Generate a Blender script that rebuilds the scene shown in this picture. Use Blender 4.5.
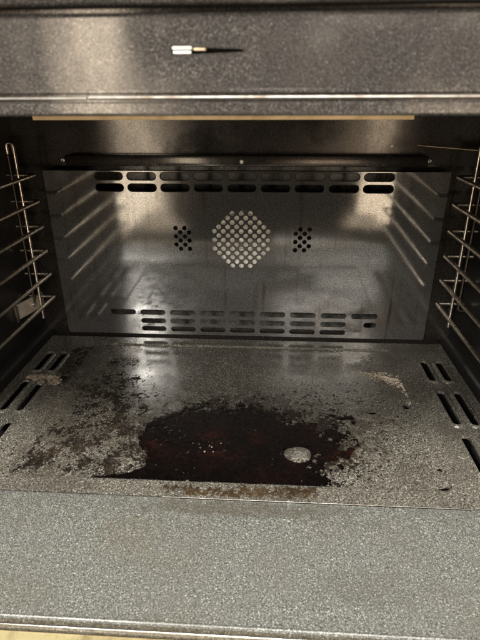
import bpy, bmesh, math, random
import numpy as np
from mathutils import Vector, Matrix, geometry

# ------------------------------------------------------------------ scene, camera, light
for o in list(bpy.data.objects):
    bpy.data.objects.remove(o)
S = bpy.context.scene
C = S.collection
random.seed(4)

# camera solved from the photograph (oven: panel at Y=0, floor at Z=0, front frame at Y=-0.51)
PITCH, YAW, ROLL = 0.4216, 0.0624, -0.0042
CAM = Vector((0.0435, -0.7692, 0.3789))
Fv = Vector((-math.sin(YAW)*math.cos(PITCH), math.cos(YAW)*math.cos(PITCH), -math.sin(PITCH)))
Rv0 = Vector((math.cos(YAW), math.sin(YAW), 0))
Uv0 = Rv0.cross(Fv)
Rv = Rv0*math.cos(ROLL) + Uv0*math.sin(ROLL)
Uv = -Rv0*math.sin(ROLL) + Uv0*math.cos(ROLL)
cd = bpy.data.cameras.new('camera')
cd.sensor_fit = 'VERTICAL'; cd.sensor_height = 36; cd.lens = 505.7/640*36
cd.clip_start = 0.01; cd.clip_end = 50
cd.dof.use_dof = True; cd.dof.focus_distance = .72; cd.dof.aperture_fstop = 14
cam = bpy.data.objects.new('camera', cd); C.objects.link(cam)
M = Matrix((Rv, Uv, -Fv)).transposed().to_4x4(); M.translation = CAM
cam.matrix_world = M
S.camera = cam

w = bpy.data.worlds.new('World'); S.world = w; w.use_nodes = True
w.node_tree.nodes['Background'].inputs[0].default_value = (1.0, .88, .79, 1)
w.node_tree.nodes['Background'].inputs[1].default_value = .065

def lamp(name, loc, target, size, power, col, sy=None):
    d = bpy.data.lights.new(name, 'AREA'); d.energy = power; d.color = col
    d.shape = 'RECTANGLE' if sy else 'DISK'; d.size = size
    if sy: d.size_y = sy
    o = bpy.data.objects.new(name, d); C.objects.link(o); o.location = loc
    o.rotation_euler = (Vector(target)-Vector(loc)).to_track_quat('-Z', 'Y').to_euler()
    return o
lamp('kitchen_ceiling_lamp', (.10, -1.70, 2.0), (0, -.45, .0), .5, 118, (1, .97, .90))
lamp('kitchen_back_lamp', (.66, -3.05, 1.40), (0, 0, .1), 1.1, 42, (1, .94, .86), .6)
lamp('room_glow_left', (-1.48, -5.0, -.12), (0, 0, .2), .55, 36, (1, .84, .64), 2.3)  # added lamp, stands in for the warm-lit room mirrored in the panel, left
lamp('room_glow_right', (.98, -3.1, -.20), (0, 0, .2), .55, 13, (1, .80, .58), .9)  # added too: warm room glow for the right side of the panel
lamp('kitchen_window', (-1.00, -2.95, 1.56), (0, 0, .1), .27, 66, (1, .96, .90), .46)
S.view_settings.view_transform = 'Standard'; S.view_settings.look = 'None'
S.view_settings.exposure = .18; S.view_settings.gamma = 1
S.render.engine = 'CYCLES'

# ------------------------------------------------------------------ materials
def new_mat(name):
    m = bpy.data.materials.new(name); m.use_nodes = True
    nt = m.node_tree; b = nt.nodes['Principled BSDF']
    return m, nt, b
def N(nt, t, **kw):
    n = nt.nodes.new(t)
    for k, v in kw.items():
        if k in n.inputs: n.inputs[k].default_value = v
        else: setattr(n, k, v)
    return n
def ramp(nt, src, stops, interp='LINEAR'):
    r = nt.nodes.new('ShaderNodeValToRGB'); r.color_ramp.interpolation = interp
    e = r.color_ramp.elements
    while len(e) < len(stops): e.new(.5)
    for i, (p, c) in enumerate(stops):
        e[i].position = p; e[i].color = (c[0], c[1], c[2], 1) if not isinstance(c, float) else (c, c, c, 1)
    nt.links.new(src, r.inputs[0]); return r
def mixc(nt, fac, a, b, mode='MIX'):
    m = nt.nodes.new('ShaderNodeMix'); m.data_type = 'RGBA'; m.blend_type = mode
    if hasattr(fac, 'is_linked') or hasattr(fac, 'links'): nt.links.new(fac, m.inputs[0])
    else: m.inputs[0].default_value = fac
    for s, v in ((6, a), (7, b)):
        if isinstance(v, tuple): m.inputs[s].default_value = (*v, 1)
        else: nt.links.new(v, m.inputs[s])
    return m.outputs[2]

def enamel(name, dark, mid, fleck, scale=420, rough=.25, metal=0., spec=.5, grime=0., grime_col=(.03, .02, .012),
           fleck_at=.60, wave=.12, stain_scale=9, rough_var=.15, coat=0., micro=.16, film=(), streak=0.):
    """speckled vitreous enamel: dark ground, grey clouding, small pale flecks"""
    m, nt, b = new_mat(name); L = nt.links
    tc = N(nt, 'ShaderNodeTexCoord')
    n1 = N(nt, 'ShaderNodeTexNoise', Scale=scale, Detail=2., Roughness=.6, Distortion=.8)
    n2 = N(nt, 'ShaderNodeTexNoise', Scale=scale*2.1, Detail=1., Roughness=.5, Distortion=.3)
    n3 = N(nt, 'ShaderNodeTexNoise', Scale=stain_scale, Detail=6., Roughness=.62)
    for n in (n1, n2, n3): L.new(tc.outputs['Object'], n.inputs['Vector'])
    r1 = ramp(nt, n1.outputs[0], [(.36, dark), (.52, mid), (fleck_at, mid), (fleck_at+.08, fleck)])
    r2 = ramp(nt, n2.outputs[0], [(.60, 0.), (.68, 1.)])
    c = mixc(nt, r2.outputs[0], r1.outputs[0], fleck)
    if grime:
        r3 = ramp(nt, n3.outputs[0], [(.45, 0.), (.68, grime)])
        c = mixc(nt, r3.outputs[0], c, grime_col)
    if streak:                                    # dried drips running down
        mp = N(nt, 'ShaderNodeMapping'); mp.inputs['Scale'].default_value = (95, 1, 7); L.new(tc.outputs['Object'], mp.inputs[0])
        ns = N(nt, 'ShaderNodeTexNoise', Scale=1., Detail=3., Roughness=.6); L.new(mp.outputs[0], ns.inputs['Vector'])
        ms = N(nt, 'ShaderNodeMath', operation='MULTIPLY'); L.new(ramp(nt, ns.outputs[0], [(.56, 0.), (.72, streak)]).outputs[0], ms.inputs[0])
        L.new(ramp(nt, n3.outputs[0], [(.42, 0.), (.6, 1.)]).outputs[0], ms.inputs[1])
        c = mixc(nt, ms.outputs[0], c, (.035, .028, .02))
    for (cx, cy, rx, ry, amt, col) in film:      # baked-on film: stained patches with ragged edges
        sx = N(nt, 'ShaderNodeSeparateXYZ'); L.new(tc.outputs['Object'], sx.inputs[0])
        def mth(op, a, b_):
            q = N(nt, 'ShaderNodeMath', operation=op)
            for k, v in ((0, a), (1, b_)):
                if isinstance(v, (int, float)): q.inputs[k].default_value = v
                else: L.new(v, q.inputs[k])
            return q.outputs[0]
        dx = mth('DIVIDE', mth('SUBTRACT', sx.outputs[0], cx), rx); dy = mth('DIVIDE', mth('SUBTRACT', sx.outputs[1], cy), ry)
        d2 = mth('ADD', mth('MULTIPLY', dx, dx), mth('MULTIPLY', dy, dy))
        nz = N(nt, 'ShaderNodeTexNoise', Scale=70., Detail=6., Roughness=.7); L.new(tc.outputs['Object'], nz.inputs['Vector'])
        e = mth('ADD', d2, mth('MULTIPLY', mth('SUBTRACT', nz.outputs[0], .5), 4.5))
        c = mixc(nt, ramp(nt, e, [(.35, amt), (1., 0.)]).outputs[0], c, col)
    L.new(c, b.inputs['Base Color'])
    rr = N(nt, 'ShaderNodeMapRange'); L.new(n3.outputs[0], rr.inputs[0])
    rr.inputs[1].default_value = .3; rr.inputs[2].default_value = .7
    rr.inputs[3].default_value = max(.03, rough-rough_var*.5); rr.inputs[4].default_value = rough+rough_var
    L.new(rr.outputs[0], b.inputs['Roughness'])
    b.inputs['Metallic'].default_value = metal
    b.inputs['Specular IOR Level'].default_value = spec
    b.inputs['Coat Weight'].default_value = coat; b.inputs['Coat Roughness'].default_value = .12
    n4 = N(nt, 'ShaderNodeTexNoise', Scale=14., Detail=3., Roughness=.5)
    L.new(tc.outputs['Object'], n4.inputs['Vector'])
    bu = N(nt, 'ShaderNodeBump', Strength=wave, Distance=.004); L.new(n4.outputs[0], bu.inputs['Height'])
    bu2 = N(nt, 'ShaderNodeBump', Strength=micro, Distance=.0004)
    L.new(n1.outputs[0], bu2.inputs['Height']); L.new(bu.outputs[0], bu2.inputs['Normal'])
    L.new(bu2.outputs[0], b.inputs['Normal'])
    return m

def metal(name, col, rough=.3, met=1., var=.5, scale=60, dirt=(.12, .07, .035)):
    m, nt, b = new_mat(name); L = nt.links
    tc = N(nt, 'ShaderNodeTexCoord')
    n = N(nt, 'ShaderNodeTexNoise', Scale=scale, Detail=5., Roughness=.65)
    L.new(tc.outputs['Object'], n.inputs['Vector'])
    r = ramp(nt, n.outputs[0], [(.42, 0.), (.72, var)])
    L.new(mixc(nt, r.outputs[0], col, dirt), b.inputs['Base Color'])
    rr = ramp(nt, n.outputs[0], [(.3, rough*.8), (.75, min(1., rough*1.7))])
    L.new(rr.outputs[0], b.inputs['Roughness'])
    b.inputs['Metallic'].default_value = met
    return m

def crust(name, stops, rough=.4, scale=160, bump=.5, spec=.5):
    m, nt, b = new_mat(name); L = nt.links
    tc = N(nt, 'ShaderNodeTexCoord')
    n = N(nt, 'ShaderNodeTexNoise', Scale=scale, Detail=5., Roughness=.7)
    n2 = N(nt, 'ShaderNodeTexNoise', Scale=22., Detail=4., Roughness=.6)
    for q in (n, n2): L.new(tc.outputs['Object'], q.inputs['Vector'])
    ad = N(nt, 'ShaderNodeMath', operation='ADD'); L.new(n.outputs[0], ad.inputs[0]); L.new(n2.outputs[0], ad.inputs[1])
    hf = N(nt, 'ShaderNodeMath', operation='MULTIPLY'); hf.inputs[1].default_value = .5; L.new(ad.outputs[0], hf.inputs[0])
    r = ramp(nt, hf.outputs[0], stops); L.new(r.outputs[0], b.inputs['Base Color'])
    rr = ramp(nt, n.outputs[0], [(.3, max(.05, rough-.15)), (.7, min(1., rough+.25))]); L.new(rr.outputs[0], b.inputs['Roughness'])
    b.inputs['Specular IOR Level'].default_value = spec
    bu = N(nt, 'ShaderNodeBump', Strength=bump, Distance=.001); L.new(n.outputs[0], bu.inputs['Height'])
    L.new(bu.outputs[0], b.inputs['Normal'])
    return m

M_floor = enamel('floor_enamel', (.024, .021, .017), (.096, .089, .075), (.35, .325, .27), 450, .17, 0, .7, .6, (.035, .029, .022), stain_scale=12, micro=.06, rough_var=.18,
    film=((-.17, -.22, .10, .15, .38, (.030, .022, .014)), (.02, -.255, .17, .09, .7, (.017, .013, .009)), (.10, -.25, .10, .08, .45, (.05, .042, .03)), (-.20, -.10, .09, .09, .6, (.02, .017, .013))))
M_sill = enamel('sill_enamel', (.037, .038, .034), (.108, .109, .098), (.40, .396, .355), 680, .27, 0, .6, .30, (.085, .078, .055), stain_scale=13,
    film=((-.085, -.428, .035, .03, .16, (.10, .075, .04)), (.02, -.385, .12, .012, .5, (.06, .05, .034)), (.13, -.47, .05, .02, .25, (.07, .065, .05))), micro=.1)
M_panel = enamel('panel_enamel', (.050, .049, .047), (.100, .098, .094), (.20, .196, .186), 600, .07, .55, .5, .5, (.07, .055, .04), wave=.03, micro=.02, streak=.9, stain_scale=7, rough_var=.07)
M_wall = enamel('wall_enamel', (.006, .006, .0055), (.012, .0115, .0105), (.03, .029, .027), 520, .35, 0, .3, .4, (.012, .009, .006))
M_back = enamel('back_enamel', (.018, .015, .013), (.036, .032, .028), (.07, .064, .056), 520, .14, .55, .5, .5, (.03, .02, .014), wave=.06, micro=.03)
M_head = enamel('header_enamel', (.021, .0185, .017), (.045, .040, .036), (.25, .232, .21), 1150, .10, .4, .7, .3, (.05, .04, .03), wave=.05, stain_scale=25, fleck_at=.645, micro=.04)
M_dark = enamel('shade_black', (.006, .006, .006), (.010, .009, .008), (.02, .02, .018), 300, .6, 0, .3)  # near-black puts the shade of gaps and hidden voids into the colour
M_chamber = enamel('chamber_enamel', (.03, .03, .028), (.07, .068, .062), (.2, .19, .17), 300, .3, 0, .5, .4)
M_lip = enamel('dirty_lip', (.03, .026, .02), (.08, .07, .052), (.2, .18, .14), 520, .35, 0, .5, .5, (.05, .035, .018), stain_scale=60)
M_bead = metal('bead_steel', (.26, .25, .23), .38, 1, .7, 110)
M_chrome = metal('rack_chrome', (.78, .70, .60), .24, 1, .6, 45)
M_rail = metal('rail_chrome', (.80, .72, .62), .24, 1, .5, 40)
M_black = metal('shaded_wire', (.10, .085, .07), .4, 1, .6, 45)  # same wire as the post, its shade put into a darker colour
M_steel = metal('steel_trim', (.60, .57, .52), .24, 1, .45, 90)
M_screw = metal('screw_steel', (.62, .60, .56), .35, 1, .2, 200)
M_brass = metal('brass_lip', (.95, .72, .42), .4, .15, .3, 50)
M_fan = metal('fan_aluminium', (.92, .89, .82), .45, .0, .75, 110, (.34, .29, .22))
M_plate = metal('plate_metal', (.74, .64, .52), .4, .5, .5, 60)
M_white = metal('latch_white', (.40, .385, .35), .4, .0, .2, 200, (.5, .45, .4))
M_bright = metal('bright_screw', (.85, .83, .78), .4, .2, .1, 200)
M_tan = metal('latch_brass', (.55, .42, .27), .35, .3, .2, 200)
M_yellow = metal('warm_reflection', (.78, .66, .36), .35, .6, .8, 45, (.22, .15, .07))  # yellow tone paints warm light reflected below the sill
M_spill = crust('burnt_sugar', [(.42, (.0012, .0009, .0008)), (.56, (.0036, .0015, .0012)), (.70, (.024, .006, .0034))], .2, 260, .9, .2)
M_brown = crust('baked_brown', [(.36, (.003, .0022, .0015)), (.52, (.009, .006, .0035)), (.68, (.035, .023, .012))], .45, 300, .7)
M_rust = crust('amber_residue', [(.36, (.012, .007, .003)), (.52, (.038, .023, .011)), (.68, (.10, .075, .045))], .4, 300, .6)
M_tancrust = crust('tan_crust', [(.34, (.10, .075, .05)), (.50, (.42, .34, .25)), (.66, (.78, .70, .58))], .7, 260, .9)
M_oval = crust('chalky_spot', [(.40, (.03, .027, .022)), (.50, (.085, .077, .064)), (.60, (.24, .225, .195))], .6, 420, .6)
M_pale = crust('pale_dust', [(.34, (.20, .18, .15)), (.52, (.42, .40, .35)), (.68, (.62, .60, .54))], .8, 260, .9)
M_glass = new_mat('door_glass')[0]
b = M_glass.node_tree.nodes['Principled BSDF']
b.inputs['Base Color'].default_value = (.02, .018, .016, 1); b.inputs['Roughness'].default_value = .08

# ------------------------------------------------------------------ mesh helpers
def obj(name, verts, faces, mat, parent=None, angle=35):
    me = bpy.data.meshes.new(name); me.from_pydata([tuple(v) for v in verts], [], faces); me.update()
    if mat: me.materials.append(mat)
    me.shade_smooth(); me.set_sharp_from_angle(angle=math.radians(angle))
    o = bpy.data.objects.new(name, me); C.objects.link(o)
    if parent: o.parent = parent
    return o
def from_bm(name, bm, mat, parent=None, angle=35):
    bmesh.ops.recalc_face_normals(bm, faces=bm.faces)
    me = bpy.data.meshes.new(name); bm.to_mesh(me); bm.free()
    me.materials.append(mat); me.shade_smooth(); me.set_sharp_from_angle(angle=math.radians(angle))
    o = bpy.data.objects.new(name, me); C.objects.link(o)
    if parent: o.parent = parent
    return o
def share(src, name, parent, loc=(0, 0, 0)):
    o = src.copy(); o.name = name; C.objects.link(o); o.parent = parent; o.location = loc; return o
def empty(name, loc=(0, 0, 0)):
    o = bpy.data.objects.new(name, None); C.objects.link(o); o.location = loc; o.empty_display_size = .02; return o
def tag(o, label, cat, group=None, kind=None):
    o['label'] = label; o['category'] = cat
    if group: o['group'] = group
    if kind: o['kind'] = kind
    return o

def stadium(cx, cy, L, H, n=6):
    r = H/2; a = L/2-r; p = []
    for i in range(n+1):
        t = -math.pi/2+math.pi*i/n; p.append((cx+a+r*math.cos(t), cy+r*math.sin(t)))
    for i in range(n+1):
        t = math.pi/2+math.pi*i/n; p.append((cx-a+r*math.cos(t), cy+r*math.sin(t)))
    return p
def circle(cx, cy, r, n=10):
    return [(cx+r*math.cos(2*math.pi*i/n), cy+r*math.sin(2*math.pi*i/n)) for i in range(n)]
def rrect(x0, x1, y0, y1, r, n=5):
    p = []
    for cx, cy, t0 in ((x1-r, y0+r, -90), (x1-r, y1-r, 0), (x0+r, y1-r, 90), (x0+r, y0+r, 180)):
        for i in range(n+1):
            t = math.radians(t0+90*i/n); p.append((cx+r*math.cos(t), cy+r*math.sin(t)))
    return p
def inside(poly, x, y):
    c = False; j = len(poly)-1
    for i in range(len(poly)):
        xi, yi = poly[i]; xj, yj = poly[j]
        if (yi > y) != (yj > y) and x < (xj-xi)*(y-yi)/(yj-yi)+xi: c = not c
        j = i
    return c

def sheet(name, outer, loops, holes, to3d, mat, parent, thick=.0012, angle=35):
    """flat pressed sheet; loops = [(points, height)], holes = closed outlines cut out;
    to3d(a, b, h) maps sheet coordinates to space (h = out of the sheet, towards the viewer)"""
    vs = []; es = []; hs = []
    def add(poly, h):
        s = len(vs); n = len(poly)
        for p in poly: vs.append(Vector(p)); hs.append(h)
        for i in range(n): es.append((s+i, s+(i+1) % n))
    add(outer, 0.)
    for p, h in loops: add(p, h)
    v2, e2, f2, ov, oe, of = geometry.delaunay_2d_cdt(vs, es, [], 1, 1e-7)
    boxes = [(min(p[0] for p in h), max(p[0] for p in h), min(p[1] for p in h), max(p[1] for p in h), h) for h in holes]
    H = [hs[o[0]] if o else 0. for o in ov]
    faces = []
    for f in f2:
        cx = sum(v2[i][0] for i in f)/3; cy = sum(v2[i][1] for i in f)/3
        if any(b[0] <= cx <= b[1] and b[2] <= cy <= b[3] and inside(b[4], cx, cy) for b in boxes): continue
        faces.append(tuple(f))
    n = len(v2)
    V = [to3d(p[0], p[1], H[i]) for i, p in enumerate(v2)] + [to3d(p[0], p[1], H[i]-thick) for i, p in enumerate(v2)]
    cnt = {}
    for f in faces:
        for i in range(3):
            a, b_ = f[i], f[(i+1) % 3]; cnt[(a, b_)] = 1
    rim = [(a, b_) for (a, b_) in cnt if (b_, a) not in cnt]
    F = list(faces) + [tuple(n+i for i in reversed(f)) for f in faces] + [(b_, a, a+n, b_+n) for a, b_ in rim]
    bm = bmesh.new()
    me = bpy.data.meshes.new('t'); me.from_pydata([tuple(v) for v in V], [], F); bm.from_mesh(me); bpy.data.meshes.remove(me)
    loose = [v for v in bm.verts if not v.link_faces]; bmesh.ops.delete(bm, geom=loose, context='VERTS')
    return from_bm(name, bm, mat, parent, 4)

def extrude(name, prof, x0, x1, mat, parent, closed=False, angle=35):
    """profile of (y, z) points swept along X"""
    n = len(prof); V = [(x0, y, z) for y, z in prof]+[(x1, y, z) for y, z in prof]
    F = [(i, (i+1) % n, n+(i+1) % n, n+i) for i in range(n if closed else n-1)]
    if closed: F += [tuple(range(n)), tuple(range(2*n-1, n-1, -1))]
    bm = bmesh.new(); me = bpy.data.meshes.new('t'); me.from_pydata(V, [], F); bm.from_mesh(me); bpy.data.meshes.remove(me)
    return from_bm(name, bm, mat, parent, angle)
def box_bm(bm, x0, x1, y0, y1, z0, z1, bev=0.):
    r = bmesh.ops.create_cube(bm, size=1)
    for v in r['verts']:
        v.co = Vector(((x0+x1)/2+v.co.x*(x1-x0), (y0+y1)/2+v.co.y*(y1-y0), (z0+z1)/2+v.co.z*(z1-z0)))
    if bev:
        es = list({e for v in r['verts'] for e in v.link_edges})
        bmesh.ops.bevel(bm, geom=es, offset=bev, segments=2, affect='EDGES', profile=.5)
def box(name, dims, mat, parent, bev=0.):
    bm = bmesh.new(); box_bm(bm, *dims, bev); return from_bm(name, bm, mat, parent)
def fillet(path, r, n=5):
    """round the corners of a polyline"""
    P = [Vector(p) for p in path]; out = [P[0]]
    for i in range(1, len(P)-1):
        a = (P[i-1]-P[i]); b_ = (P[i+1]-P[i]); d = min(r, a.length*.49, b_.length*.49)
        s = P[i]+a.normalized()*d; e = P[i]+b_.normalized()*d
        for k in range(n+1):
            t = k/n; out.append(s*(1-t)**2+P[i]*2*t*(1-t)+e*t*t)
    out.append(P[-1]); return out
def tube(bm, path, r, seg=10, jit=0.):
    P = [Vector(p) for p in path]; rings = []
    up = None
    for i, p in enumerate(P):
        t = ((P[i+1] if i < len(P)-1 else P[i])-(P[i-1] if i else P[i])).normalized()
        if up is None:
            up = t.orthogonal().normalized()
        up = (up-t*up.dot(t)).normalized(); s = t.cross(up)
        rr = r*(1+random.uniform(-jit, jit))
        rings.append([bm.verts.new(p+up*rr*math.cos(2*math.pi*k/seg)+s*rr*math.sin(2*math.pi*k/seg)) for k in range(seg)])
    for a, b_ in zip(rings, rings[1:]):
        for k in range(seg): bm.faces.new((a[k], a[(k+1) % seg], b_[(k+1) % seg], b_[k]))
    bm.faces.new(rings[0][::-1]); bm.faces.new(rings[-1])
def tube_obj(name, path, r, mat, parent, seg=10):
    bm = bmesh.new(); tube(bm, path, r, seg); return from_bm(name, bm, mat, parent, 50)
def dome_screw(name, loc, r, mat, parent):
    """pan-head screw facing -Y with a cross recess"""
    bm = bmesh.new(); n = 16; rings = []
    for rr, d in ((r, 0), (r, .35*r), (.85*r, .62*r), (.5*r, .78*r)):
        rings.append([bm.verts.new((rr*math.cos(2*math.pi*k/n), -d, rr*math.sin(2*math.pi*k/n))) for k in range(n)])
    c = bm.verts.new((0, -.45*r, 0))
    for a, b_ in zip(rings, rings[1:]):
        for k in range(n): bm.faces.new((a[k], a[(k+1) % n], b_[(k+1) % n], b_[k]))
    for k in range(n): bm.faces.new((rings[-1][k], rings[-1][(k+1) % n], c))
    o = from_bm(name, bm, mat, parent, 30); o.location = loc; return o

# ------------------------------------------------------------------ the oven
WX = .345            # inner half width of the cavity
YF = -.5094          # front frame plane
oven = empty('oven', (0, 0, 0))
tag(oven, 'speckled grey enamel oven cavity with perforated fan panel, seen open from the front', 'oven')

# floor plate: slotted at both sides, shallow recess in the middle
ZR = -.0026
def fl(a, b_, h): return (a, b_, h)
loops = []; holes = []
loops.append((rrect(-.241, .241, -.3505, -.030, .012), 0.)); loops.append((rrect(-.2385, .2385, -.348, -.0325, .011), ZR))
for s in (-1, 1):
    for x in (.281, .3035):
        for y0, y1 in ((-.128, -.070), (-.233, -.157), (-.325, -.257)):
            cx, cy, L, Wd = s*x, (y0+y1)/2, y1-y0, .0098
            def st(L, Wd): return [(cx+q, cy+p) for p, q in stadium(0, 0, L, Wd)]
            loops.append((st(L+.0110, Wd+.0110), 0.)); loops.append((st(L+.0075, Wd+.0075), .0016)); loops.append((st(L+.0035, Wd+.0035), .0026)); loops.append((st(L+.001, Wd+.001), .0022))
            loops.append((st(L, Wd), .0004)); holes.append(st(L-.0001, Wd-.0001))
floor = sheet('floor', [(-WX, -.372), (WX, -.372), (WX, -.007), (-WX, -.007)], loops, holes, fl, M_floor, oven, .0016)
extrude('front_sill', [(-.368, -.004), (-.3725, -.0035), (-.3745, -.0012), (-.378, -.0006), (-.440, .0), (-.500, .0), (-.5075, .0), (-.5084, .0005), (-.5092, .0005), (-.5099, -.0002), (-.5103, -.0026)],
        -.40, .40, M_sill, oven, angle=24)
extrude('lip_channel', [(-.5101, -.0026), (-.5108, -.0022), (-.5130, -.0022), (-.5145, -.0022), (-.5162, -.0024), (-.5170, -.0036), (-.5174, -.012), (-.5178, -.06)], -.40, .40, M_lip, oven, angle=24)
extrude('sill_bead', [(-.5150+.0010*math.cos(t*.785), -.0018+.0007*math.sin(t*.785)) for t in range(8)], -.40, .40, M_steel, oven, True, 80)
box('reflection_strip', (-.40, .40, -.534, -.5182, -.016, -.0046), M_yellow, oven, .0012)  # added strip, its colour imitates a warm reflection along the lip
extrude('floor_edge', [(-.3736+.0005*math.cos(t*.785), -.0004+.0005*math.sin(t*.785)) for t in range(8)], -.062, .25, M_bead, oven, True, 80)
box('floor_back_flange', (-WX, WX, -.0070, -.0058, -.028, -.0020), M_dark, oven)
box('base_pan', (-WX, WX, -.37, .012, -.034, -.030), M_dark, oven)

# side walls with a cove into the floor, roof and back
for s in (-1, 1):
    prof = [(WX, .372), (WX, .02)] + [(WX-.016+.016*math.cos(t), .0165-.016*math.sin(t)) for t in [i*math.pi/2/6 for i in range(7)]] + [(WX-.019, .0004)]
    V = [(s*x, YF+.004, z) for x, z in prof]+[(s*x, .014, z) for x, z in prof]; n = len(prof)
    obj('side_wall', V, [(i, i+1, n+i+1, n+i) if s > 0 else (n+i, n+i+1, i+1, i) for i in range(n-1)], M_wall, oven)
    box('outer_side', ((WX+.002, WX+.05) if s > 0 else (-WX-.05, -WX-.002)) + (YF+.006, .08, -.05, .42), M_dark, oven)
box('ceiling', (-WX, WX, YF+.006, .014, .3705, .374), M_wall, oven)
box('outer_top', (-WX-.05, WX+.05, YF+.02, .08, .3745, .42), M_dark, oven)
def bk(y): return lambda a, b_, h: (a, y-h, b_)
back_hole = rrect(-.292, .292, .008, .2795, .006)
sheet('back_wall', [(-WX, -.02), (WX, -.02), (WX, .3705), (-WX, .3705)], [(back_hole, 0.)], [back_hole], bk(.012), M_back, oven, .0015)
bm = bmesh.new()
box_bm(bm, -.30, .30, .066, .070, -.01, .29)
for x in (-.296, .294): box_bm(bm, x, x+.002, .015, .066, -.01, .29)
for z in (-.008, .285): box_bm(bm, -.294, .294, .015, .066, z, z+.002)
from_bm('fan_chamber', bm, M_chamber, oven)

# perforated fan panel
loops = []; holes = []
def slot(cx, cz, L, H):
    if cz < .1: loops.append((stadium(cx, cz, L, H), -.0001)); holes.append(stadium(cx, cz, L-.0001, H-.0001)); return
    loops.append((stadium(cx, cz, L+.0024, H+.0024), 0.)); loops.append((stadium(cx, cz, L+.0008, H+.0008), -.0004)); loops.append((stadium(cx, cz, L, H), -.0011))
    holes.append(stadium(cx, cz, L-.0001, H-.0001))
for k in range(9):
    x = -.0007+(k-4)*.0500
    slot(x, .2668, .0428, .0105); slot(x, .2500, .0428, .0105)
    slot(x, .0445, .0425, .0094)
    if 1 <= k <= 7: slot(x, .0288, .0425, .0092); slot(x, .0142, .0425, .0088)
    if k == 8: slot(x+.0105, .0288, .0215, .0092)
def hole(cx, cz, r, n=12):
    loops.append((circle(cx, cz, r+.0006, n), 0.)); loops.append((circle(cx, cz, r, n), -.0008)); holes.append(circle(cx, cz, r-.00005, n))
U = .00695
for i in range(-6, 7):
    for j in range(-6, 7):
        if (i+j) % 2 == 0 and abs(i)+abs(j) <= 8: hole(-.0018+i*U, .1702+j*U, .0039)
for gx in (-.0934, .0922):
    for i in range(4):
        for j in range(6):
            if (i+j+(gx > 0)) % 2 == 0: hole(gx+(i-1.5)*U, .1722+(2.5-j)*.0066, .0031)
panel = sheet('fan_panel', rrect(-.300, .300, .004, .2745, .002), loops, holes, bk(0.), M_panel, oven, .0007)
panel.rotation_euler = (math.radians(1.2), 0, 0)
# turned-back rim of the panel
pr = rrect(-.300, .300, .004, .2745, .002); n = len(pr)
obj('panel_rim', [(x, .0012, z) for x, z in pr]+[(x, .0112, z) for x, z in pr], [(i, (i+1) % n, n+(i+1) % n, n+i) for i in range(n)], M_panel, panel)

# fan behind the round grille
fan = empty('fan', (-.0018, .0045, .1702)); fan.parent = oven
bm = bmesh.new(); nn = 40; rings = []
for r, d in ((.004, -.0012), (.008, -.0012), (.0105, .002), (.015, .002), (.016, -.0010), (.021, -.0010), (.022, .001), (.036, .0008), (.037, -.0010), (.041, -.0010), (.042, .001), (.052, .0016), (.052, .004)):
    rings.append([bm.verts.new((r*math.cos(2*math.pi*k/nn), d, r*math.sin(2*math.pi*k/nn))) for k in range(nn)])
for a, b_ in zip(rings, rings[1:]):
    for k in range(nn): bm.faces.new((a[k], a[(k+1) % nn], b_[(k+1) % nn], b_[k]))
bm.faces.new(rings[0])
from_bm('fan_disc', bm, M_fan, fan)
bl = None
for k in range(14):
    if bl is None:
        bm = bmesh.new(); box_bm(bm, .024, .051, .004, .03, -.0008, .0008); bl = from_bm('blade', bm, M_fan, fan)
        o = bl
    else: o = share(bl, 'blade', fan)
    o.rotation_euler = (0, 2*math.pi*k/14, 0)
bm = bmesh.new(); bmesh.ops.create_cone(bm, segments=6, radius1=.005, radius2=.0045, depth=.002, cap_ends=True, matrix=Matrix.Translation((0, -.0018, 0)) @ Matrix.Rotation(math.pi/2, 4, 'X'))
from_bm('hub_nut', bm, M_screw, fan)

# rail above the panel and screws
rail = box('top_rail', (-.262, .264, -.0095, .0118, .2815, .2965), M_back, oven, .0014)
dome_screw('screw', (-.0006, -.0096, .2885), .0030, M_bright, rail)
dome_screw('screw', (-.2731, .0118, .2878), .0040, M_screw, oven)
dome_screw('screw', (.2722, .0118, .2880), .0038, M_screw, oven)
dome_screw('screw', (.2150, .0118, .3085), .0030, M_bright, oven)
# grill plate under the roof: only its front lip shows
grill = empty('grill_plate', (0, -.33, .36)); grill.parent = oven
bm = bmesh.new(); box_bm(bm, -.152, .152, -.295, -.030, .0045, .0060); o = from_bm('plate', bm, M_wall, grill); o.location = (0, .33, 0)
bm = bmesh.new(); box_bm(bm, -.155, .155, -.0012, .0012, -.0008, .0060, .0005); box_bm(bm, -.155, .155, .0012, .035, .0047, .0058)
from_bm('lip', bm, M_brass, grill)
# thin sensor rod at the upper right
pth = fillet([(.252, .0118, .3095), (.262, .004, .3090), (.296, -.012, .3075), (.334, -.036, .3060)], .02)
tube_obj('sensor_rod', pth, .0005, M_brass, oven, 6)
box('sensor_clip', (.333, .3448, -.042, -.030, .300, .312), M_plate, oven, .001)
# small shiny plate low on the left wall
pl = empty('wall_plate', (-.334, -.052, .073)); pl.parent = oven; pl.rotation_euler = (0, 0, math.radians(-14))
bm = bmesh.new(); box_bm(bm, -.003, .0005, -.030, .034, -.012, .012, .001); from_bm('plate', bm, M_plate, pl)
bm = bmesh.new(); box_bm(bm, -.0035, .0040, -.036, -.0305, -.014, .013, .001); from_bm('flange', bm, M_chrome, pl)
dome_screw('screw', (.0008, .008, .0), .004, M_screw, pl).rotation_euler = (0, 0, math.pi/2)

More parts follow.
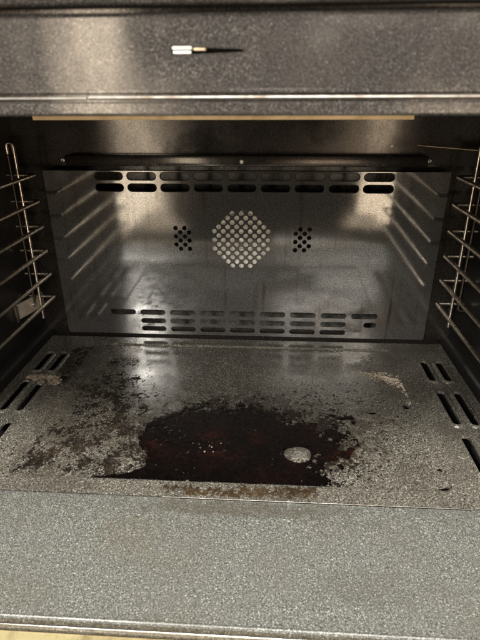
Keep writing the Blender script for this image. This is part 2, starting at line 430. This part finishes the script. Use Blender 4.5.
# front frame: header with latch slot, beads, lower flange, jambs, fascia
frame = empty('front_frame', (0, YF, .39)); frame.parent = oven
def hd(a, b_, h): return (a, -h-(.0000*math.sin(max(0, min(1, (b_-.3815)/.029))*math.pi)), b_-.39)
def taper(g): return [(-.0037-g, .3953-g), (.0000, .3951-g), (.0290+g, .3961-g), (.0295+g, .3967), (.0290+g, .3973+g), (.0105, .3980+g), (-.0037-g, .3986+g), (-.0044-g, .3970)]
sl = taper(0)
sl1 = stadium(.0128, .3972, .0385, .0082)
grid = []
outer = [(x, .3805) for x in np.linspace(-.40, .40, 41)] + [(x, .4105) for x in np.linspace(.40, -.40, 41)]
lp = []
for z in ():
    lp.append(([(-.3999, z), (.3999, z), (.3999, z+.0001), (-.3999, z+.0001)], 0.))
head = sheet('header', outer, lp+[(sl, -.0004)], [taper(-.00004)], hd, M_head, frame, .0010, 50)
rel = lambda P: [(y-YF, z-.39) for y, z in P]
extrude('header_top', rel([(YF, .4104), (YF-.0004, .4112), (YF+.001, .4121), (YF+.006, .4124), (YF+.006, .4142), (YF-.003, .4146), (YF-.0040, .4158), (YF-.004, .46), (YF+.03, .46)]), -.40, .40, M_head, frame, angle=60)
extrude('lower_flange', rel([(YF+.0012, .3812), (YF-.0002, .3806), (YF-.0002, .3792), (YF+.0010, .3786), (YF+.0010, .3752), (YF+.0002, .3746), (YF+.0002, .3720),
        (YF+.0002, .3702), (YF+.0005, .3695), (YF+.0012, .3690), (YF+.020, .3690)]), -.40, .40, M_head, frame, angle=22)
SX = -.0450
for a, b_ in ((-.40, SX-.0012), (SX, .40)):
    bm = bmesh.new(); dz = .0001 if a > -.3 else -.0002
    tube(bm, [(x, .0004, .3770-.39+dz) for x in np.linspace(a, b_, 30)], .0008 if a > -.3 else .0006, 10)
    from_bm('bead', bm, M_bead, frame, 60)
lt = empty('latch', (.0125, YF+.002, .3968)); lt.parent = oven
box('catch', (-.0160, -.0068, -.0022, .006, .0001, .0017), M_white, lt, .0005)
box('catch_foot', (-.0158, -.0072, -.0016, .006, -.0015, -.0002), M_screw, lt, .0004)
box('catch_tip', (-.0062, -.0005, -.0012, .006, .0000, .0012), M_tan, lt, .0004)
box('latch_pocket', (-.018, .018, .0065, .0075, -.004, .004), M_dark, lt)
for s in (-1, 1):
    bm = bmesh.new(); box_bm(bm, *( (WX+.0005, .40) if s > 0 else (-.40, -WX-.0005)), YF+.001-YF, .02, -.45, -.0212+.0, .002); o = from_bm('jamb', bm, M_head, frame)

# open door lying flat in front, below the lip
door = empty('door', (0, -.54, -.045)); door.parent = oven
bm = bmesh.new(); box_bm(bm, -.40, .40, -.46, 0, -.035, 0, .004); from_bm('door_body', bm, M_head, door)
bm = bmesh.new(); box_bm(bm, -.33, .33, -.42, -.03, .0005, .004, .0015); from_bm('glass_pane', bm, M_glass, door)

# ------------------------------------------------------------------ wire side racks
def side_rack(s, label):
    xi, xp, xo, ye = s*.2990, s*.3205, s*.3395, -.0364
    t = empty('wire_rack', (s*.32, -.2, .048)); off = Vector((s*.32, -.2, .048))
    tag(t, label, 'oven rack', 'wire side racks')
    def T(name, path, r, mat, rad=.006):
        bm = bmesh.new(); tube(bm, [p-off for p in fillet(path, rad)], r, 10); return from_bm(name, bm, mat, t, 50)
    for y in (ye-.0052, -.415):
        T('post', [(xp, y, .048), (xp, y, .3165), (s*.3305, y, .3165), (s*.3305, y, .302)], .0026, M_chrome, .0052)
        T('rear_strand', [(s*.3305, y, .3015), (s*.3305, y, .075), (s*.3440, y, .075)], .0022, M_black, .0052)
    first = None
    for k in range(6):
        z = .0842+.0376*k
        if first is None:
            first = T('rail', [(xo, ye, z), (xi, ye, z), (xi, -.4085, z), (xo, -.4085, z)], .0029, M_rail, .004); o = first
        else: o = share(first, 'rail', t, (0, 0, .0376*k))
    return t
side_rack(-1, 'chrome wire rack support hanging on the left oven wall')
side_rack(1, 'chrome wire rack support hanging on the right oven wall')

# ------------------------------------------------------------------ burnt residue on the floor
rng = np.random.default_rng(7)
def vnoise(X, Y, freq, seed):
    r = np.random.default_rng(seed); G = r.random((512, 512))
    x = X*freq+100.3; y = Y*freq+100.7
    xi = np.floor(x).astype(int); yi = np.floor(y).astype(int); fx = x-xi; fy = y-yi
    fx = fx*fx*(3-2*fx); fy = fy*fy*(3-2*fy)
    g = lambda a, b_: G[a % 512, b_ % 512]
    return (g(xi, yi)*(1-fx)+g(xi+1, yi)*fx)*(1-fy)+(g(xi, yi+1)*(1-fx)+g(xi+1, yi+1)*fx)*fy
def fbm(X, Y, f, seed, o=4, gain=.55):
    a = 1.; t = 0; s = 0
    for k in range(o): s = s+a*(vnoise(X, Y, f*2.03**k, seed+k)-.5); t += a; a *= gain
    return s/t*2
def sdpoly(X, Y, P):
    """signed distance, positive inside"""
    d = np.full(X.shape, 1e9); ins = np.zeros(X.shape, bool); n = len(P)
    for i in range(n):
        ax, ay = P[i]; bx, by = P[(i+1) % n]; ex, ey = bx-ax, by-ay
        t = np.clip(((X-ax)*ex+(Y-ay)*ey)/(ex*ex+ey*ey+1e-12), 0, 1)
        d = np.minimum(d, np.hypot(X-ax-t*ex, Y-ay-t*ey))
        c = ((ay > Y) != (by > Y)) & (X < (bx-ax)*(Y-ay)/((by-ay) if abs(by-ay) > 1e-12 else 1e-12)+ax)
        ins ^= c
    return np.where(ins, d, -d)
def field(name, mask, x0, x1, y0, y1, step, z0, h, mat, limit=None):
    """thin uneven crust: a height field that dips under the floor outside its outline"""
    xs = np.arange(x0, x1+step, step); ys = np.arange(y0, y1+step, step)
    X, Y = np.meshgrid(xs, ys, indexing='ij'); m = mask(X, Y)
    rel = .75+.5*vnoise(X, Y, 220, 91)
    Z = np.where(m > 0, z0+h*np.tanh(m*2.2)*rel, z0+h*np.maximum(np.tanh(m*2.2), -.9))
    keep = (m > 0); k4 = keep[:-1, :-1] | keep[1:, :-1] | keep[:-1, 1:] | keep[1:, 1:]
    ny = len(ys); I, J = np.nonzero(k4)
    q = np.stack([I*ny+J, (I+1)*ny+J, (I+1)*ny+J+1, I*ny+J+1], 1)
    used, inv = np.unique(q, return_inverse=True); inv = inv.reshape(q.shape)
    P = np.stack([X.ravel()[used], Y.ravel()[used], Z.ravel()[used]], 1)
    me = bpy.data.meshes.new(name); me.from_pydata(P.tolist(), [], inv.tolist()); me.materials.append(mat); me.shade_smooth()
    o = bpy.data.objects.new(name, me); C.objects.link(o); return o

# outlines on the oven floor, in metres (from the solved camera)
def fp(u, v, z=0.):
    d = Fv+Rv*((u-240)/505.7)-Uv*((v-320)/505.7); t = (z-CAM.z)/d.z; p = CAM+d*t; return (p.x, p.y)
def poly(*uv): return [fp(*q) for q in uv]
SP = poly((92,477),(150,483),(230,492),(331,492),(331,478),(322,470),(332,462),(330,440),(316,424),(290,413),(264,403),(236,402),(205,402),(176,409),(152,416),(141,430),(146,450),(140,463),(120,471))
WG = poly((84,479.5),(88,475.5),(120,472),(150,465),(160,492),(84,490))
RT = poly((310,425),(330,422),(347,432),(354,450),(340,462),(312,464),(300,440))
ovc = fp(298.5, 452.5)
def m_spill(X, Y):
    e = sdpoly(X, Y, SP)*75+fbm(X, Y, 42, 3, 6, .8)*1.7-.1
    east = np.clip((X-.06)/.05, 0, 1)
    e = e-east*np.clip(fbm(X, Y, 150, 21, 3)*3.+.25, 0, 3)*np.clip((Y+.335)/.02, 0, 1)
    e = np.maximum(e, sdpoly(X, Y, WG)*260+fbm(X, Y, 200, 8, 3)*.5)
    top = np.clip((Y+.27)/.06, 0, 1)
    e = e-top*np.clip(fbm(X, Y, 170, 31, 4, .7)*3.2+.2, 0, 2.5)
    r = sdpoly(X, Y, RT)*80+fbm(X, Y, 130, 55, 3)*3.2-.25
    e = np.maximum(e, r)
    ang = np.arctan2(Y-ovc[1], X-ovc[0]); rr = np.hypot((X-ovc[0])/.0162, (Y-ovc[1])/.0140)
    e = np.minimum(e, (rr-1-fbm(X, Y, 90, 77, 2)*.15)*3.5)
    e = np.minimum(e, (Y+.3478)*500)
    for (u, v, a, b_) in ((345,416,.0105,.0055),(353,421,.0035,.004),(373,411.5,.005,.0022),(405,406,.004,.0045),(443,469,.006,.003),(449,488,.008,.0018),(454,482,.0018,.007),(60,470,.003,.002),(333,414,.006,.0025)):
        c = fp(u, v); g = 1-np.hypot((X-c[0])/a, (Y-c[1])/b_)+fbm(X, Y, 160, 5, 2)*.7
        e = np.maximum(e, np.minimum(g, (Y+.3478)*500))
    return e
sp = field('burnt_spill', m_spill, -.16, .237, -.348, -.13, .0008, ZR, .0007, M_spill)
tag(sp, 'glossy black burnt spill pooled on the oven floor with one clean oval spot', 'burnt spill')
BR = poly((16,462),(28,442),(62,420),(98,382),(116,362),(128,378),(136,402),(148,430),(150,470),(120,474),(96,472),(60,468))
def m_brown(X, Y):
    s = np.clip(sdpoly(X, Y, BR)*28+.35, -2, .55)
    e = s+fbm(X, Y, 400, 41, 3, .8)*2.3+fbm(X, Y, 70, 43, 3)*1.5-.52
    e = np.minimum(e, (X+.2375)*400); e = np.minimum(e, (Y+.3478)*500)
    return np.where(m_spill(X, Y) > -.3, np.minimum(e, -.05-m_spill(X, Y)*2), e)
br = field('baked_grease', m_brown, -.237, -.02, -.348, -.06, .0007, ZR, .0004, M_brown)
tag(br, 'mottled brown baked grease flecks left of the black spill', 'grease', kind='stuff')
B2 = poly((60,352),(100,345),(112,372),(96,398),(50,425),(20,452),(8,468),(30,468),(62,455))
def m_b2(X, Y):
    e = np.clip(sdpoly(X, Y, B2)*26+.2, -2, .3)+fbm(X, Y, 330, 141, 3, .8)*2.0+fbm(X, Y, 45, 47, 3)*1.0-.62
    return np.minimum(e, (-.2425-X)*400)
b2 = field('grease_fleck', m_b2, -.272, -.2425, -.34, -.05, .0009, 0, .0004, M_brown)
tag(b2, 'brown grease flecks on the raised rim beside the left floor slots', 'grease', kind='stuff')
def m_halo(X, Y):
    d = np.maximum(sdpoly(X, Y, SP), sdpoly(X, Y, RT))
    e = np.clip(.5+d*38, -3, .45)+fbm(X, Y, 330, 341, 3, .8)*1.9+fbm(X, Y, 60, 343, 2)*1.3-.50
    far = 1-np.hypot((X-.12)/.13, (Y+.24)/.12)
    e = np.maximum(e, np.clip(far, -1, .4)+fbm(X, Y, 420, 351, 2, .8)*2.1-1.15)
    e = np.minimum(e, (Y+.3478)*500)
    rr = np.hypot((X-ovc[0])/.0158, (Y-ovc[1])/.0136); e = np.minimum(e, (rr-1)*4)
    ms = m_spill(X, Y)
    return np.where(ms > -.05, np.minimum(e, -.05-ms*2), e)
ha = field('charred_fleck', m_halo, -.16, .235, -.348, -.12, .0008, ZR, .0004, M_brown)
tag(ha, 'dark charred flecks breaking up around the rim of the black spill', 'residue', kind='stuff')
AM = poly((165,486),(210,487),(318,489),(312,496),(250,498),(185,494))
def m_amber(X, Y):
    e = np.clip(sdpoly(X, Y, AM)*90+.1, -2, .4)+fbm(X, Y, 230, 61, 4, .75)*2.-.12
    return np.minimum(np.minimum(e, (-.3512-Y)*500), (Y+.3705)*500)
am = field('amber_residue', m_amber, -.08, .12, -.371, -.351, .0008, 0, .0003, M_rust)
tag(am, 'amber brown sticky residue along the front edge of the black spill', 'residue', kind='stuff')

def crust_patch(name, label, pts, cov, freq, seed, mat, z0, h, gain=60, clipy=None, clip=None):
    P = poly(*pts); xs = [p[0] for p in P]; ys = [p[1] for p in P]
    def mk(X, Y):
        e = np.clip(sdpoly(X, Y, P)*gain+.1, -2, .6)+fbm(X, Y, freq, seed, 3, .85)*2.2+fbm(X, Y, 90, seed+9, 2)*.8+cov
        if clip is not None: e = np.minimum(e, clip(X, Y))
        return e
    o = field(name, mk, min(xs)-.004, max(xs)+.004, min(ys)-.004, max(ys)+.004, .0006, z0, h, mat)
    return tag(o, label, 'residue', kind='stuff')
crust_patch('tan_crust', 'tan crusty residue on the bar between the left floor slots', ((26,380),(30,375.5),(57,376.5),(58,382),(42,384)), .05, 420, 201, M_tancrust, .0006, .0009, 150)
crust_patch('rust_crust', 'pinkish tan crust streak left of the right floor slots', ((362,371),(378,372),(398,376),(412,388),(418,404),(410,400),(402,386),(384,380)), -.30, 420, 211, M_tancrust, ZR, .0006, 90, clip=lambda X, Y: (.237-X)*400)
crust_patch('pale_scuff', 'pale dusty scuff at the back right of the recess below the fan panel', ((335,345),(350,343),(366,345),(366,356),(345,362)), -.50, 520, 221, M_pale, ZR, .0004, 60, clip=lambda X, Y: (-.034-Y)*400)
crust_patch('pale_scuff', 'pale dusty scuff at the back left of the recess below the fan panel', ((122,342),(136,340),(146,345),(142,352),(128,352)), -.50, 520, 231, M_pale, ZR, .0004, 60, clip=lambda X, Y: (-.034-Y)*400)

def m_oval(X, Y):
    rr = np.hypot((X-ovc[0])/.0150, (Y-ovc[1])/.0128)
    return (1-rr+fbm(X, Y, 90, 78, 3)*.45)*3-.5+fbm(X, Y, 420, 79, 2)*2.2
ov = field('pale_oval_residue', m_oval, ovc[0]-.02, ovc[0]+.02, ovc[1]-.018, ovc[1]+.018, .0006, ZR, .0003, M_oval)
tag(ov, 'pale chalky oval spot inside the right half of the black spill', 'residue', kind='stuff')

# loose crumbs and flakes
def crumbs(name, label, spots, mat):
    bm = bmesh.new()
    for (x, y, z, r) in spots:
        ret = bmesh.ops.create_icosphere(bm, subdivisions=1, radius=r)
        a = random.uniform(0, 6.28); ca, sa = math.cos(a), math.sin(a); ex, ey, ez = random.uniform(.7, 1.8), random.uniform(.6, 1.1), random.uniform(.25, .6)
        for v in ret['verts']:
            c = v.co*random.uniform(.75, 1.2); c = Vector((c.x*ex, c.y*ey, c.z*ez)); v.co = Vector((x+c.x*ca-c.y*sa, y+c.x*sa+c.y*ca, z+c.z+r*ez*.5))
    o = from_bm(name, bm, mat, None, 20); return tag(o, label, 'crumbs', kind='stuff')
def scatter(u0, u1, v0, v1, n, r0, r1, z=ZR):
    out = []
    while len(out) < n:
        p = fp(random.uniform(u0, u1), random.uniform(v0, v1))
        if -.236 < p[0] < .236 and -.346 < p[1] < -.034: out.append((p[0], p[1], z, random.uniform(r0, r1)))
    return out
pale = scatter(185, 230, 440, 452, 16, .0004, .0013, ZR+.0006)+scatter(150, 185, 424, 440, 14, .0004, .0010, ZR+.0006)+scatter(218, 240, 402, 408, 9, .0004, .0011, ZR+.0004) \
    + scatter(95, 102, 455, 468, 5, .0005, .0012)+scatter(120, 340, 400, 480, 50, .0003, .0007, ZR+.0006)+scatter(75, 420, 345, 480, 60, .0003, .0007)
crumbs('pale_crumb', 'pale flakes and crumbs scattered over the black spill', pale, M_oval)
crumbs('charred_crumb', 'charred dark crumbs scattered across the oven floor', scatter(60, 440, 360, 485, 260, .0003, .0009)+scatter(320, 450, 400, 485, 160, .0003, .0010), M_spill)
